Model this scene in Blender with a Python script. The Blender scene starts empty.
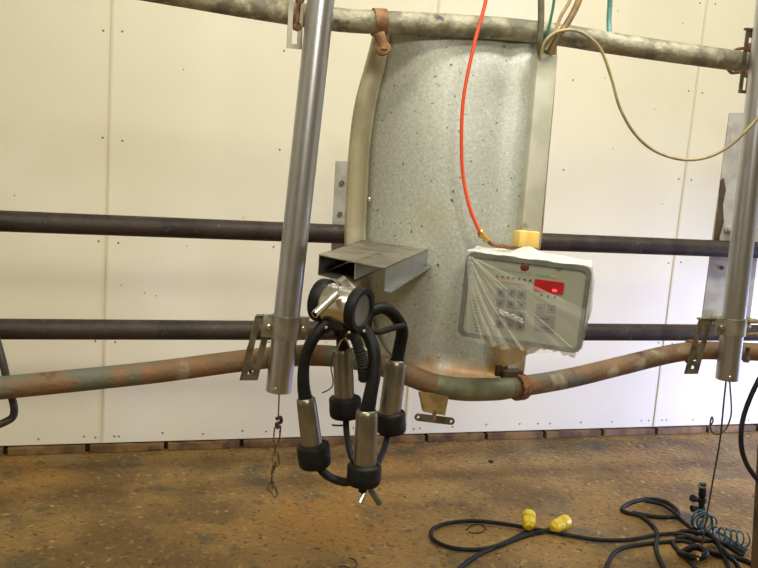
import bpy, bmesh, math, random
from mathutils import Vector as V, Matrix
random.seed(7)
D2 = bpy.data; SC = bpy.context.scene; COL = SC.collection
# ---------------------------------------------------------------- camera model
CAMZ = 1.21; F = 850.0; YW = 3.27
yaw, pitch, roll = map(math.radians, (17.03, -8.87, 4.08))
f = V((math.sin(yaw)*math.cos(pitch), math.cos(yaw)*math.cos(pitch), math.sin(pitch)))
r0 = V((math.cos(yaw), -math.sin(yaw), 0)); u0 = r0.cross(f)
r = r0*math.cos(roll)+u0*math.sin(roll); u = -r0*math.sin(roll)+u0*math.cos(roll)
CP = V((0, 0, CAMZ))
def ray(x, y): return f + r*((x-379)/F) + u*((284-y)/F)
def at(x, y, Y):
    d = ray(x, y); return CP + d*(Y/d.y)
def atz(x, y, z):
    d = ray(x, y); return CP + d*((z-CAMZ)/d.z)
def pr(px, Y): return px*Y/F/ray(379, 284).y      # pixels -> metres near the image centre
cam = D2.cameras.new('camera'); co = D2.objects.new('camera', cam); COL.objects.link(co)
cam.sensor_width = 36; cam.lens = F/758*36; cam.clip_start = .02
m = Matrix((r, u, -f)).transposed().to_4x4(); m.translation = CP
co.matrix_world = m; SC.camera = co
# ---------------------------------------------------------------- materials
def hexc(c): return tuple(((v/255)/12.92 if v/255 <= .04045 else ((v/255+.055)/1.055)**2.4) for v in c)+(1,)
def mat(name, c1, c2=None, rough=.5, metal=0, scale=20, lo=.4, hi=.6, bump=0, bscale=None, extra=(), detail=6, stretch=None, spec=.5, emit=None, coat=0, zstain=None):
    """c1/c2 mixed by noise; extra = list of (colour, scale, lo, hi, seed) patches laid over."""
    M = D2.materials.new(name); M.use_nodes = True; nt = M.node_tree; n = nt.nodes; L = nt.links
    b = n['Principled BSDF']; b.inputs['Roughness'].default_value = rough; b.inputs['Metallic'].default_value = metal
    b.inputs['Specular IOR Level'].default_value = spec
    if coat: b.inputs['Coat Weight'].default_value = coat
    if emit:
        b.inputs['Emission Color'].default_value = hexc(emit[0]); b.inputs['Emission Strength'].default_value = emit[1]
    tc = n.new('ShaderNodeTexCoord'); mp = n.new('ShaderNodeMapping'); L.new(tc.outputs['Object'], mp.inputs['Vector'])
    if stretch: mp.inputs['Scale'].default_value = stretch
    def noise(sc, seed=0, dt=detail):
        t = n.new('ShaderNodeTexNoise'); t.inputs['Scale'].default_value = sc; t.inputs['Detail'].default_value = dt
        t.noise_dimensions = '4D'; t.inputs['W'].default_value = seed; L.new(mp.outputs[0], t.inputs['Vector']); return t
    def ramp(src, a, bb):
        q = n.new('ShaderNodeMapRange'); q.inputs['From Min'].default_value = a; q.inputs['From Max'].default_value = bb
        q.interpolation_type = 'SMOOTHSTEP'; L.new(src, q.inputs['Value']); return q.outputs[0]
    cur = None
    if c2:
        mx = n.new('ShaderNodeMix'); mx.data_type = 'RGBA'
        L.new(ramp(noise(scale).outputs['Fac'], lo, hi), mx.inputs['Factor'])
        mx.inputs['A'].default_value = hexc(c1); mx.inputs['B'].default_value = hexc(c2); cur = mx.outputs['Result']
    for (c, sc, a, bb, seed) in extra:
        mx = n.new('ShaderNodeMix'); mx.data_type = 'RGBA'
        L.new(ramp(noise(sc, seed).outputs['Fac'], a, bb), mx.inputs['Factor'])
        if cur: L.new(cur, mx.inputs['A'])
        else: mx.inputs['A'].default_value = hexc(c1)
        mx.inputs['B'].default_value = hexc(c); cur = mx.outputs['Result']
    if zstain:   # a tide of rust with a ragged upper edge along the bottom of the piece
        sp = n.new('ShaderNodeSeparateXYZ'); L.new(tc.outputs['Object'], sp.inputs[0])
        ad = n.new('ShaderNodeMath'); ad.operation = 'MULTIPLY_ADD'; ad.inputs[1].default_value = .16; L.new(noise(16, 31).outputs['Fac'], ad.inputs[0]); L.new(sp.outputs['Z'], ad.inputs[2])
        mx = n.new('ShaderNodeMix'); mx.data_type = 'RGBA'; L.new(ramp(ad.outputs[0], zstain[0]+.08, zstain[1]+.08), mx.inputs['Factor'])
        L.new(cur, mx.inputs['A']); mx.inputs['B'].default_value = hexc(zstain[2]); cur = mx.outputs['Result']
    if cur: L.new(cur, b.inputs['Base Color'])
    else: b.inputs['Base Color'].default_value = hexc(c1)
    if bump:
        bp = n.new('ShaderNodeBump'); bp.inputs['Strength'].default_value = bump; bp.inputs['Distance'].default_value = .01
        L.new(noise(bscale or scale, 3).outputs['Fac'], bp.inputs['Height']); L.new(bp.outputs[0], b.inputs['Normal'])
    return M
M = {}
M['wall'] = mat('cream_panel', (229,224,198), (223,217,190), rough=.42, scale=1.6, lo=.3, hi=.7, bump=.08, bscale=9,
                extra=[((214,204,166), 2.2, .62, .85, 5), ((238,236,222), 1.1, .5, .8, 9)])
M['seam'] = mat('panel_joint_strip', (214,206,176), rough=.5)
M['rivet'] = mat('panel_rivet', (120,108,84), rough=.5)
M['plain'] = mat('painted_wall', (222,218,202), (214,210,194), rough=.8, scale=3)
M['ceil'] = mat('ceiling_board', (214,210,196), (204,200,186), rough=.8, scale=3)
M['floor'] = mat('stained_concrete', (142,112,58), (108,82,38), rough=.66, scale=3.6, lo=.40, hi=.60, bump=1.0, bscale=45, detail=12,
                 extra=[((150,110,44), 1.7, .5, .66, 2), ((134,118,74), 2.6, .55, .72, 4), ((92,80,52), 4.1, .56, .70, 11),
                        ((92,68,34), 18, .56, .74, 16), ((168,144,90), 44, .56, .72, 6), ((64,46,24), 70, .57, .68, 8), ((58,42,24), 24, .68, .76, 13), ((184,170,126), 60, .7, .79, 19)])
M['curb'] = mat('stained_curb', (128,98,52), (88,62,30), rough=.7, scale=9, bump=.4, bscale=40, extra=[((60,44,26), 16, .5, .7, 3)])
M['gap'] = mat('dark_gap', (34,24,16), rough=.9)
M['black_pipe'] = mat('dark_oxidised_pipe', (62,52,44), (44,38,34), rough=.55, metal=.25, scale=14, bump=.25, bscale=120, extra=[((92,80,68), 60, .6, .72, 4)])
M['galv_rail'] = mat('weathered_galvanised_rail', (160,156,132), (112,110,92), rough=.6, metal=.25, scale=22, lo=.38, hi=.62, bump=.35, bscale=90,
                     extra=[((186,178,148), 30, .56, .7, 2), ((160,112,60), 9, .6, .74, 5), ((52,56,52), 16, .6, .72, 8), ((148,70,32), 12, .7, .76, 12)])
M['rust_rail'] = mat('rusty_galvanised_rail', (132,100,70), (112,92,68), rough=.68, metal=.2, scale=9, lo=.4, hi=.62, bump=.35, bscale=90,
                     extra=[((98,102,88), 5, .50, .58, 23), ((156,150,124), 11, .58, .7, 5), ((58,46,36), 12, .62, .72, 8), ((164,84,38), 14, .66, .74, 12)])
M['rust'] = mat('rust', (138,94,60), (92,64,44), rough=.85, scale=60, bump=.6, bscale=150, extra=[((168,120,72), 40, .58, .7, 4)])
M['zinc'] = mat('dull_zinc_sleeve', (122,124,98), (96,98,80), rough=.55, metal=.25, scale=14, bump=.2, bscale=90, extra=[((132,92,58), 12, .6, .72, 5), ((64,62,50), 10, .6, .72, 8)])
M['strap'] = mat('rusted_strap', (142,106,68), (112,80,50), rough=.75, scale=40, bump=.25, bscale=150)
M['sheet'] = mat('galvanised_sheet', (184,188,178), (170,175,165), rough=.5, metal=.2, scale=150, lo=.42, hi=.58, bump=.04, bscale=80, zstain=(-.34, -.42, (150,112,56)),
                 extra=[((194,197,190), 110, .56, .68, 7), ((170,162,124), 3.0, .54, .72, 2), ((96,90,70), 95, .65, .68, 15), ((58,52,38), 48, .70, .72, 21)])
M['flange'] = mat('grimy_sheet_flange', (200,195,170), (178,171,142), rough=.55, metal=.15, scale=10, bump=.05, extra=[((176,146,90), 14, .64, .76, 4)])
M['steel'] = mat('brushed_stainless', (192,194,198), (172,174,178), rough=.33, metal=1, scale=6, lo=.3, hi=.7, stretch=(1, 1, .35), bump=.03, bscale=120)
M['dull_steel'] = mat('dull_stainless', (170,166,152), (144,140,124), rough=.42, metal=.85, scale=18, extra=[((92,84,66), 30, .6, .75, 3)])
M['bracket'] = mat('soiled_steel_bracket', (108,102,82), (80,73,56), rough=.5, metal=.5, scale=26, extra=[((86,58,38), 30, .62, .72, 3)])
M['bright'] = mat('polished_steel', (212,210,202), rough=.27, metal=1)
M['shell'] = mat('satin_steel_shell', (156,152,140), (134,130,118), rough=.36, metal=.95, scale=14, bump=.02, bscale=60)
M['rubber'] = mat('black_rubber', (24,24,24), (17,17,17), rough=.5, scale=30, bump=.05, spec=.22)
M['rubber2'] = mat('worn_black_rubber', (34,33,31), (25,24,23), rough=.65, scale=40, spec=.2)
M['glass'] = mat('smoked_end_cap', (98,96,84), (84,82,72), rough=.42, scale=20)
M['plate'] = mat('galvanised_post', (184,183,174), (166,164,154), rough=.5, metal=.2, scale=14,
                 extra=[((186,184,178), 18, .56, .66, 6), ((96,68,44), 10, .63, .7, 3)])
M['duct'] = mat('grey_conduit', (192,192,176), (176,176,158), rough=.5, metal=.15, scale=12, extra=[((140,130,96), 20, .62, .75, 2)])
M['tape'] = mat('yellow_tape', (234,204,116), (224,182,84), rough=.5, scale=22, stretch=(1, 1, .4))
M['orange'] = mat('orange_air_line', (224,84,48), rough=.35)
M['brass'] = mat('brass', (176,142,72), rough=.4, metal=.8)
M['beige'] = mat('beige_cable', (168,152,110), (146,130,92), rough=.5, scale=30)
M['tan'] = mat('tan_conduit', (150,124,78), (120,104,66), rough=.5, scale=30)
M['greyhose'] = mat('grey_green_hose', (104,104,82), (84,84,66), rough=.5, scale=30)
M['green'] = mat('green_wire', (44,112,86), rough=.45)
M['teal'] = mat('teal_hose', (104,156,146), (80,132,128), rough=.4, scale=60)
M['bluehose'] = mat('blue_coiled_line', (52,84,98), rough=.35)
M['cord'] = mat('dark_green_cord', (36,40,32), (27,29,24), rough=.6, scale=40, spec=.2)
M['yellow'] = mat('yellow_plug', (232,206,44), (206,176,30), rough=.4, scale=60)
M['yface'] = mat('plug_face', (232,226,200), rough=.5)
M['frame'] = mat('grey_bezel', (104,108,104), (92,96,92), rough=.5, scale=20)
M['face'] = mat('control_face', (146,150,136), rough=.45)
M['face2'] = mat('control_face_band', (142,146,134), rough=.5)
M['key'] = mat('keypad_key', (112,112,114), rough=.5)
M['glyph'] = mat('key_glyph', (64,64,68), rough=.5)
M['redbtn'] = mat('round_red_badge', (96,34,34), rough=.5)
M['disp'] = mat('red_display_window', (160,30,34), rough=.3, emit=((190,20,24), .06))
M['led'] = mat('lit_red_digit', (255,60,60), rough=.3, emit=((255,50,60), 3.0))
M['ledoff'] = mat('digit_segment', (120,18,22), rough=.3, emit=((200,30,34), .1))
M['case'] = mat('enclosure_body', (214,212,200), rough=.5)
M['inkg'] = mat('green_print', (112,156,120), rough=.5)
M['inko'] = mat('orange_print', (196,150,110), rough=.5)
M['post'] = mat('brown_rusted_post', (84,66,42), (56,44,30), rough=.7, scale=14, bump=.3, bscale=60)
M['blackrod'] = mat('painted_dark_rod', (58,50,38), (44,38,30), rough=.5, scale=30)
M['chain'] = mat('soiled_chain', (150,132,96), (96,82,54), rough=.45, metal=.7, scale=80)
M['lampw'] = mat('lamp_tube', (255,250,235), rough=.4, emit=((255,244,220), 4))
# plastic film: a thin, mostly clear sheet with milky creases
def film_mat(name, base, clear, milky, sc, stretch):
    Mm = D2.materials.new(name); Mm.use_nodes = True; nt = Mm.node_tree; n = nt.nodes; L = nt.links
    n.remove(n['Principled BSDF']); out = n['Material Output']
    tr = n.new('ShaderNodeBsdfTransparent'); pb = n.new('ShaderNodeBsdfPrincipled'); mx = n.new('ShaderNodeMixShader')
    pb.inputs['Base Color'].default_value = hexc(base); pb.inputs['Roughness'].default_value = .3
    uv = n.new('ShaderNodeUVMap'); uv.uv_map = 'UVMap'; mp = n.new('ShaderNodeMapping'); mp.inputs['Scale'].default_value = stretch
    L.new(uv.outputs[0], mp.inputs['Vector'])
    t = n.new('ShaderNodeTexNoise'); t.inputs['Scale'].default_value = sc; t.inputs['Detail'].default_value = 5; L.new(mp.outputs[0], t.inputs['Vector'])
    q = n.new('ShaderNodeMapRange'); q.inputs['From Min'].default_value = .48; q.inputs['From Max'].default_value = .75
    q.inputs['To Min'].default_value = clear; q.inputs['To Max'].default_value = milky; L.new(t.outputs['Fac'], q.inputs['Value'])
    L.new(q.outputs[0], mx.inputs[0]); L.new(tr.outputs[0], mx.inputs[1]); L.new(pb.outputs[0], mx.inputs[2])
    bp = n.new('ShaderNodeBump'); bp.inputs['Distance'].default_value = .004; bp.inputs['Strength'].default_value = .6
    L.new(t.outputs['Fac'], bp.inputs['Height']); L.new(bp.outputs[0], pb.inputs['Normal'])
    L.new(mx.outputs[0], out.inputs['Surface']); return Mm
M['film'] = film_mat('clear_plastic_film', (226,226,214), .10, .32, 3, (4, .8, 1))
M['bag'] = film_mat('crumpled_plastic_bag', (244,244,238), .55, .95, 9, (3, 3, 1))
M['fold'] = film_mat('folded_plastic_film', (240,240,232), .18, .6, 6, (2, 4, 1))
M['pucker'] = film_mat('puckered_plastic_film', (250,250,246), .35, .95, 5, (3, 3, 1))
M['filmy'] = film_mat('soiled_plastic_film', (190,168,104), .72, .95, 6, (6, 1.5, 1))
# ---------------------------------------------------------------- object helpers
def tag(o, label=None, cat=None, group=None, kind=None):
    if label: o['label'] = label
    if cat: o['category'] = cat
    if group: o['group'] = group
    if kind: o['kind'] = kind
    return o
def thing(name, label, cat, loc, group=None):
    o = D2.objects.new(name, None); o.empty_display_size = .03; COL.objects.link(o); o.location = loc
    return tag(o, label, cat, group)
def wloc(o):
    p = V((0, 0, 0))
    while o: p += o.location; o = o.parent
    return p
class MB:
    def __init__(s): s.b = bmesh.new(); s.uvs = {}
    def cyl(s, p0, p1, r0_, r1_=None, seg=24, cap=True, bore=0, bored=.02):
        p0 = V(p0); p1 = V(p1); r1_ = r0_ if r1_ is None else r1_
        prof = [(0, r0_), (1, r1_)]
        pts = [(t*(p1-p0).length, rr) for t, rr in prof]
        if bore: return s.lathe(p0, p1-p0, [(bored, 0), (bored, bore), (0, bore), (0, r0_), (pts[1][0], r1_), (pts[1][0]-0, 0)], seg)
        return s.lathe(p0, p1-p0, ([(0, 0)] if cap else [])+pts+([(pts[1][0], 0)] if cap else []), seg)
    def lathe(s, o, ax, prof, seg=32):
        o = V(o); ax = V(ax).normalized(); a = ax.orthogonal().normalized(); c = ax.cross(a)
        rings = []
        for h, rr in prof:
            if rr <= 1e-7: rings.append([s.b.verts.new(o+ax*h)])
            else: rings.append([s.b.verts.new(o+ax*h+(a*math.cos(t)+c*math.sin(t))*rr) for t in [2*math.pi*i/seg for i in range(seg)]])
        for A, B in zip(rings, rings[1:]):
            for i in range(seg):
                j = (i+1) % seg
                if len(A) == 1 and len(B) == 1: continue
                if len(A) == 1: s.face((A[0], B[i], B[j]))
                elif len(B) == 1: s.face((A[j], A[i], B[0]))
                else: s.face((A[j], A[i], B[i], B[j]))
        return s
    def face(s, vs):
        try: return s.b.faces.new(vs)
        except ValueError: return None
    def tube(s, pts, rad, seg=12, smooth=True, closed=False, n=8):
        pts = [V(p) for p in pts]; rads = rad if isinstance(rad, (list, tuple)) else [rad]*len(pts)
        if smooth and len(pts) > 2:
            P, Rr = [], []; N = len(pts)
            rng = range(N if closed else N-1)
            for i in rng:
                g = (lambda k: pts[k % N]) if closed else (lambda k: pts[max(0, min(N-1, k))])
                a, b_, c, d = g(i-1), g(i), g(i+1), g(i+2); ra, rb = rads[i], rads[(i+1) % N]
                for k in range(n):
                    t = k/n
                    P.append(.5*((2*b_)+(-a+c)*t+(2*a-5*b_+4*c-d)*t*t+(-a+3*b_-3*c+d)*t**3)); Rr.append(ra+(rb-ra)*t)
            if not closed: P.append(pts[-1]); Rr.append(rads[-1])
        else: P, Rr = pts, list(rads)
        N = len(P); up = None; rings = []
        for i in range(N):
            if closed: t = P[(i+1) % N]-P[i-1]
            else: t = P[min(N-1, i+1)]-P[max(0, i-1)]
            if t.length < 1e-9: t = V((0, 0, 1))
            t.normalize()
            up = t.orthogonal() if up is None else up-t*up.dot(t)
            if up.length < 1e-6: up = t.orthogonal()
            up.normalize(); w = t.cross(up)
            rings.append([s.b.verts.new(P[i]+(up*math.cos(q)+w*math.sin(q))*Rr[i]) for q in [2*math.pi*k/seg for k in range(seg)]])
        prs = list(zip(rings, rings[1:]))
        if closed: prs.append((rings[-1], rings[0]))
        for A, B in prs:
            for k in range(seg): s.face((A[k], A[(k+1) % seg], B[(k+1) % seg], B[k]))
        if not closed:
            s.face(rings[0][::-1]); s.face(rings[-1])
        return s
    def box(s, c, ax, dims, bev=0):
        c = V(c); ax = [V(a) for a in ax]; vs = {}
        tb = bmesh.new()
        for i in (-1, 1):
            for j in (-1, 1):
                for k in (-1, 1): vs[i, j, k] = tb.verts.new(c+ax[0]*i*dims[0]/2+ax[1]*j*dims[1]/2+ax[2]*k*dims[2]/2)
        for q in (((-1,-1,-1),(-1,-1,1),(-1,1,1),(-1,1,-1)), ((1,-1,-1),(1,1,-1),(1,1,1),(1,-1,1)), ((-1,-1,-1),(1,-1,-1),(1,-1,1),(-1,-1,1)),
                  ((-1,1,-1),(-1,1,1),(1,1,1),(1,1,-1)), ((-1,-1,-1),(-1,1,-1),(1,1,-1),(1,-1,-1)), ((-1,-1,1),(1,-1,1),(1,1,1),(-1,1,1))):
            tb.faces.new([vs[a] for a in q])
        if bev: bmesh.ops.bevel(tb, geom=list(tb.edges), offset=bev, segments=3, affect='EDGES', profile=.5)
        s.merge(tb); return s
    def merge(s, tb):
        me = D2.meshes.new('t'); tb.to_mesh(me); tb.free(); s.b.from_mesh(me); D2.meshes.remove(me)
    def prism(s, pts, d, holes=()):
        """outline pts (V list) extruded by vector d"""
        d = V(d); tb = bmesh.new()
        es = []
        for loop in [pts]+list(holes):
            vs = [tb.verts.new(V(p)) for p in loop]
            for i in range(len(vs)): es.append(tb.edges.new((vs[i], vs[(i+1) % len(vs)])))
        bmesh.ops.triangle_fill(tb, edges=es, use_beauty=True)
        ge = bmesh.ops.extrude_face_region(tb, geom=list(tb.faces))
        for v in [g for g in ge['geom'] if isinstance(g, bmesh.types.BMVert)]: v.co += d
        s.merge(tb); return s
    def grid(s, P, thick=0):
        """P[i][j] points; thick in the mean normal direction"""
        R, Cn = len(P), len(P[0]); vs = [[s.b.verts.new(p) for p in row] for row in P]
        uvl = s.b.loops.layers.uv.get('UVMap') or s.b.loops.layers.uv.new('UVMap')
        for i in range(R-1):
            for j in range(Cn-1):
                fc = s.face((vs[i][j], vs[i][j+1], vs[i+1][j+1], vs[i+1][j]))
                for lp, (a, b_) in zip(fc.loops, ((i, j), (i, j+1), (i+1, j+1), (i+1, j))): lp[uvl].uv = (b_/(Cn-1), a/(R-1))
        return s
    def build(s, name, material, parent=None, smooth=True, ang=40, solid=0):
        bmesh.ops.remove_doubles(s.b, verts=s.b.verts, dist=1e-6)
        bmesh.ops.recalc_face_normals(s.b, faces=s.b.faces)
        lo = V([min(v.co[i] for v in s.b.verts) for i in range(3)]); hi = V([max(v.co[i] for v in s.b.verts) for i in range(3)])
        c = (lo+hi)/2
        for v in s.b.verts: v.co -= c
        me = D2.meshes.new(name); s.b.to_mesh(me); s.b.free(); me.materials.append(material)
        if smooth:
            me.shade_smooth(); me.set_sharp_from_angle(angle=math.radians(ang))
        o = D2.objects.new(name, me); COL.objects.link(o)
        if parent: o.parent = parent; o.location = c-wloc(parent)
        else: o.location = c
        if solid:
            md = o.modifiers.new('solid', 'SOLIDIFY'); md.thickness = solid; md.offset = 0
        return o
X, Y3, Z = V((1, 0, 0)), V((0, 1, 0)), V((0, 0, 1)); WX = (X, Y3, Z)
def circ(c, a, b_, ra, rb=None, n=20, ph=0): 
    rb = rb or ra; return [V(c)+a*math.cos(2*math.pi*k/n+ph)*ra+b_*math.sin(2*math.pi*k/n+ph)*rb for k in range(n)]
# ---------------------------------------------------------------- room
zb = at(379, 439.5, YW).z                       # lower edge of the wall panels
zb = .035
XL, XR, YF, ZC = -2.6, 3.9, -2.2, 2.9
def struct(o, **k): o['kind'] = 'structure'; return o
sx1 = at(108, 225, YW).x
w = MB(); w.box(((XL+XR)/2, YW+.06, ZC/2), WX, (XR-XL, .10, ZC)); struct(w.build('wall_back', M['gap'], smooth=False))
# panels 1.22 m wide in front of the wall core, with joint strips and rivets
k0 = -3; xs = [sx1+1.22*k for k in range(-2, 5)]
xs = [max(XL, min(XR, x)) for x in xs]
wp = MB()
for a, b_ in zip(xs, xs[1:]):
    if b_-a > .05: wp.box(((a+b_)/2, YW+.005, (zb+ZC)/2), WX, (b_-a-.004, .012, ZC-zb))
PANEL = struct(wp.build('wall_panelling', M['wall'], smooth=False))
t = MB()
for x in xs[1:-1]: t.box((x, YW-.003, (zb+ZC)/2), WX, (.010, .003, ZC-zb), .001)
struct(t.build('trim_1', M['seam'], smooth=False))
rv = MB()
def rivet(x, z, s=.0042): rv.lathe((x+random.uniform(-.006, .006), YW-.001, z+random.uniform(-.006, .006)), (0, -1, 0), [(0, s), (.0012, s*.9), (.002, 0)], 8)
for a in xs[:-1]:
    for dx in (.04, .62, 1.19):
        for k in range(8):
            if a+dx < XR-.05: rivet(a+dx, .06+.375*k, .0042)
    for k in range(8): rivet(a+.06+.155*k, .062+random.uniform(-.008, .008), .004)
for _ in range(60): rivet(random.uniform(-1, 3), random.uniform(.2, 1.9), .0026)
tag(rv.build('wall_rivets', M['rivet']), kind='structure')
fl = MB()
N = 90; x0, x1, y0, y1 = XL, XR, YF, YW+.11
fl.box(((x0+x1)/2, (y0+y1)/2, -.05), WX, (x1-x0, y1-y0, .1)); struct(fl.build('floor', M['floor'], smooth=False))
cb = MB(); x = XL
while x < XR-.05:
    L_ = .275+random.uniform(-.02, .02); e = min(x+L_, XR); cb.box(((x+e)/2, YW-.004, zb/2-.002), WX, (e-x-.016, .026, zb-.006), .002); x = e
struct(cb.build('baseboard_back', M['curb'], smooth=False))
for nm, c, d in (('wall_left', (XL-.05, (YF+YW)/2, ZC/2), (.1, YW-YF+.2, ZC)), ('wall_front', ((XL+XR)/2, YF-.05, ZC/2), (XR-XL, .1, ZC))):
    struct(MB().box(c, WX, d).build(nm, M['plain'], smooth=False))
# right wall with a doorway that lets daylight in
wr = MB()
wr.box((XR+.05, YW-.15, ZC/2), WX, (.1, .5, ZC)); wr.box((XR+.05, (YF+1.5)/2, ZC/2), WX, (.1, 1.5-YF, ZC)); wr.box((XR+.05, 2.2, 2.5), WX, (.1, 1.5, .8))
struct(wr.build('wall_right', M['plain'], smooth=False))
struct(MB().box(((XL+XR)/2, (YF+YW)/2, ZC+.05), WX, (XR-XL+.2, YW-YF+.2, .1)).build('ceiling', M['ceil'], smooth=False))
# ---------------------------------------------------------------- far black pipes and their posts
YB = 2.55
def hpipe(py0, py1, name, lab, rr):
    a = at(0, py0, YB); b_ = at(690, py1, YB); d = (b_-a)/(b_.x-a.x)
    MBx = MB().tube([a+d*(XL-a.x), a+d*(XR-a.x)], rr, 24, smooth=False)
    return tag(MBx.build(name, M['black_pipe']), lab, 'pipe', 'dark pipes along the wall')
rb = .0298
hpipe(221.0, 247.5, 'horizontal_pipe', 'upper of the two dark brown straight pipes along the cream wall', rb)
hpipe(329.0, 332.5, 'horizontal_pipe', 'lower of the two dark brown straight pipes along the cream wall', rb)
yp = YB+rb+.004
def post(tl, tr, bl, br, lab, stubs, slots):
    a, b_, c, d = at(*tl, yp), at(*tr, yp), at(*br, yp), at(*bl, yp)
    root = thing('support_post', lab, 'post', (a+b_+c+d)/4, 'grey posts behind the pipes')
    MB().prism([a, b_, c, d], (0, .006, 0)).build('post_plate', M['plate'], root, smooth=False)
    if stubs:   # rust eaten into the left edge
        e = [at(721.5, 180, yp-.004), at(724, 178, yp-.004), at(726, 190, yp-.004), at(723, 205, yp-.004), at(724, 222, yp-.004), at(720, 236, yp-.004), at(719, 246, yp-.004), at(713.5, 246, yp-.004)]
        MB().prism(e, (0, .006, 0)).build('rust_scab', M['post'], root, smooth=False)
    for (px, py, rr) in stubs:
        p = at(px, py, yp); q = MB().lathe(p+V((0, .001, 0)), (0.25, -1, 0), [(0, 0), (0, rr*1.25), (.006, rr*1.25), (.008, rr), (.05, rr), (.054, rr*.8), (.054, 0)], 20)
        q.build('stub_pin', M['plate'], root)
    for (px, py) in slots:
        p = at(px, py, yp-.002); MB().lathe(p, (0, -1, 0), [(-.002, 0), (-.002, .008), (.003, .008), (.005, .0)], 6).build('bolt', M['rust'], root)
    return root
post((730, 113), (775, 113), (700, 335), (748, 335), 'grey steel post plate with rusty edge behind the right hanging tube', [(727, 229, .013), (716, 316, .018)], [(748, 116), (722, 268)])
post((336, 161), (362, 162), (327, 335), (354, 335), 'narrow grey steel post plate showing left of the galvanised sheet', [], [(342, 183), (340, 214), (336, 262)])
# ---------------------------------------------------------------- rails
YR = 1.93
ctr = [(40, -29), (120, -16), (190, -4), (260, 8), (340, 20), (420, 24), (500, 28.5), (560, 35), (600, 41.5), (640, 47.5), (678, 53), (730, 60), (758, 64), (860, 76)]
RT = .0262
q = MB().tube([at(x, y, YR) for x, y in ctr], RT, 24)
upper = thing('upper_rail', 'weathered galvanised pipe running across the top above the metal sheet', 'rail', at(400, 24, YR))
q.build('pipe', M['galv_rail'], upper)
low = [(-90, 398, 1.93), (0, 388, 1.93), (80, 380, 1.93), (160, 371.5, 1.93), (240, 361, 1.93), (290, 356, 1.93), (330, 356, 1.91), (370, 362, 1.88), (405, 374, 1.84), (440, 386, 1.80), (470, 389.5, 1.79), (500, 389, 1.80),
       (530, 385, 1.83), (570, 378, 1.87), (620, 366, 1.91), (670, 354, 1.93), (700, 350.5, 1.93), (730, 351, 1.93), (758, 352, 1.93), (850, 356, 1.93)]
lower = thing('lower_rail', 'rusty bent pipe running across below the metal sheet and control box', 'rail', at(440, 386, 1.8))
MB().tube([at(*p) for p in low], .0252, 24).build('pipe', M['rust_rail'], lower)
sl = [at(*p) for p in ((436, 384.8, 1.803), (445, 387, 1.797), (456, 388.6, 1.792), (470, 389.5, 1.79), (485, 389.4, 1.794), (500, 389, 1.80), (509, 388, 1.808))]
MB().tube(sl, [.0252, .0268, .0272, .0274, .0272, .0268, .0252], 24).build('pipe_sleeve', M['zinc'], lower)
# rusty band clamp holding the pipe at the sheet's lower right corner
c0 = at(519, 387, 1.815); dd = (at(545, 382.5, 1.845)-at(495, 389.3, 1.797)).normalized()
MB().lathe(c0-dd*.012, dd, [(0, .024), (0, .0325), (.024, .0325), (.024, .024)], 28).build('band_clamp', M['rust'], lower)
MB().box(at(511, 374, 1.825), WX, (.05, .03, .022), .003).build('clamp_lug', M['post'], lower)
MB().box(at(501, 370, 1.83), WX, (.03, .012, .03), .003).build('clamp_tab', M['post'], lower)
# strap on the top rail with its hooked tail
c0 = at(379, 22.5, YR); dd = (at(400, 24, YR)-at(360, 22, YR)).normalized()
cl = MB(); cl.lathe(c0-dd*.015, dd, [(0, .024), (0, .031), (.03, .031), (.03, .024)], 28)
tail = [at(379, 34, 1.893), at(382, 42, 1.888), at(383, 50, 1.885)]
cl.tube([tail[0], tail[1], tail[2]], [.013, .012, .011], 12)
cl.lathe(at(382, 49, 1.900), (0, -1, 0), [(0, 0), (0, .016), (.016, .016), (.02, .012), (.02, 0)], 20)
cl.build('strap_clamp', M['strap'], upper)
# ---------------------------------------------------------------- galvanised sheet guard
rows = [  # y(left), x left edge, x fold, x right edge, y right, Y offset
    (27, 375, 391, 556, 37), (60, 367, 386, 553, 70), (100, 356, 377, 549, 112), (140, 350, 371, 545, 150), (190, 346.5, 368, 540, 196), (240, 345, 366, 535, 243),
    (290, 348, 368, 531, 292), (330, 356, 376, 528, 335), (352, 370, 388, 525, 362), (366, 392, 402, 523, 376), (376, 410, 418, 521, 384)]
def sheetY(i, t_=0):
    v = i/(len(rows)-1); base = 1.965-.11*max(0, v-.45)/.55
    vb = math.sin(math.pi*min(1, v*1.02))**.7 if 0 < v < .98 else 0
    return base+(1.885+.175*(1-t_)**3-base)*vb
def rowpt(i, x, y, dy, t_=0): return at(x, y, sheetY(i, t_)+dy)
P = []
for i, (yl, xl, xf, xr, yr) in enumerate(rows):
    row = []
    nn = 26
    for j in range(nn+1):
        t_ = j/nn; xx = xf+(xr-xf)*t_; yy = yl+(yr-yl)*(xx-xl)/(xr-xl)
        dy = -.018*math.sin(math.pi*t_)-.012*math.exp(-((t_-.84)/.05)**2)+.006*math.exp(-((t_-.72)/.04)**2)
        row.append(rowpt(i, xx, yy, dy, t_))
    P.append(row)
def refine(P, k=4):
    out = []
    for i in range(len(P)-1):
        for s_ in range(k):
            t_ = s_/k; row = []
            for j in range(len(P[0])):
                a, b_, c, d = P[max(0, i-1)][j], P[i][j], P[i+1][j], P[min(len(P)-1, i+2)][j]
                row.append(.5*((2*b_)+(-a+c)*t_+(2*a-5*b_+4*c-d)*t_*t_+(-a+3*b_-3*c+d)*t_**3))
            out.append(row)
    out.append(P[-1]); return out
guard = thing('sheet_metal_guard', 'curved galvanised sheet metal guard hung between the two rails', 'guard', at(440, 376, 1.85))
MB().grid(refine(P)).build('sheet', M['sheet'], guard, solid=.003)
P = []
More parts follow.
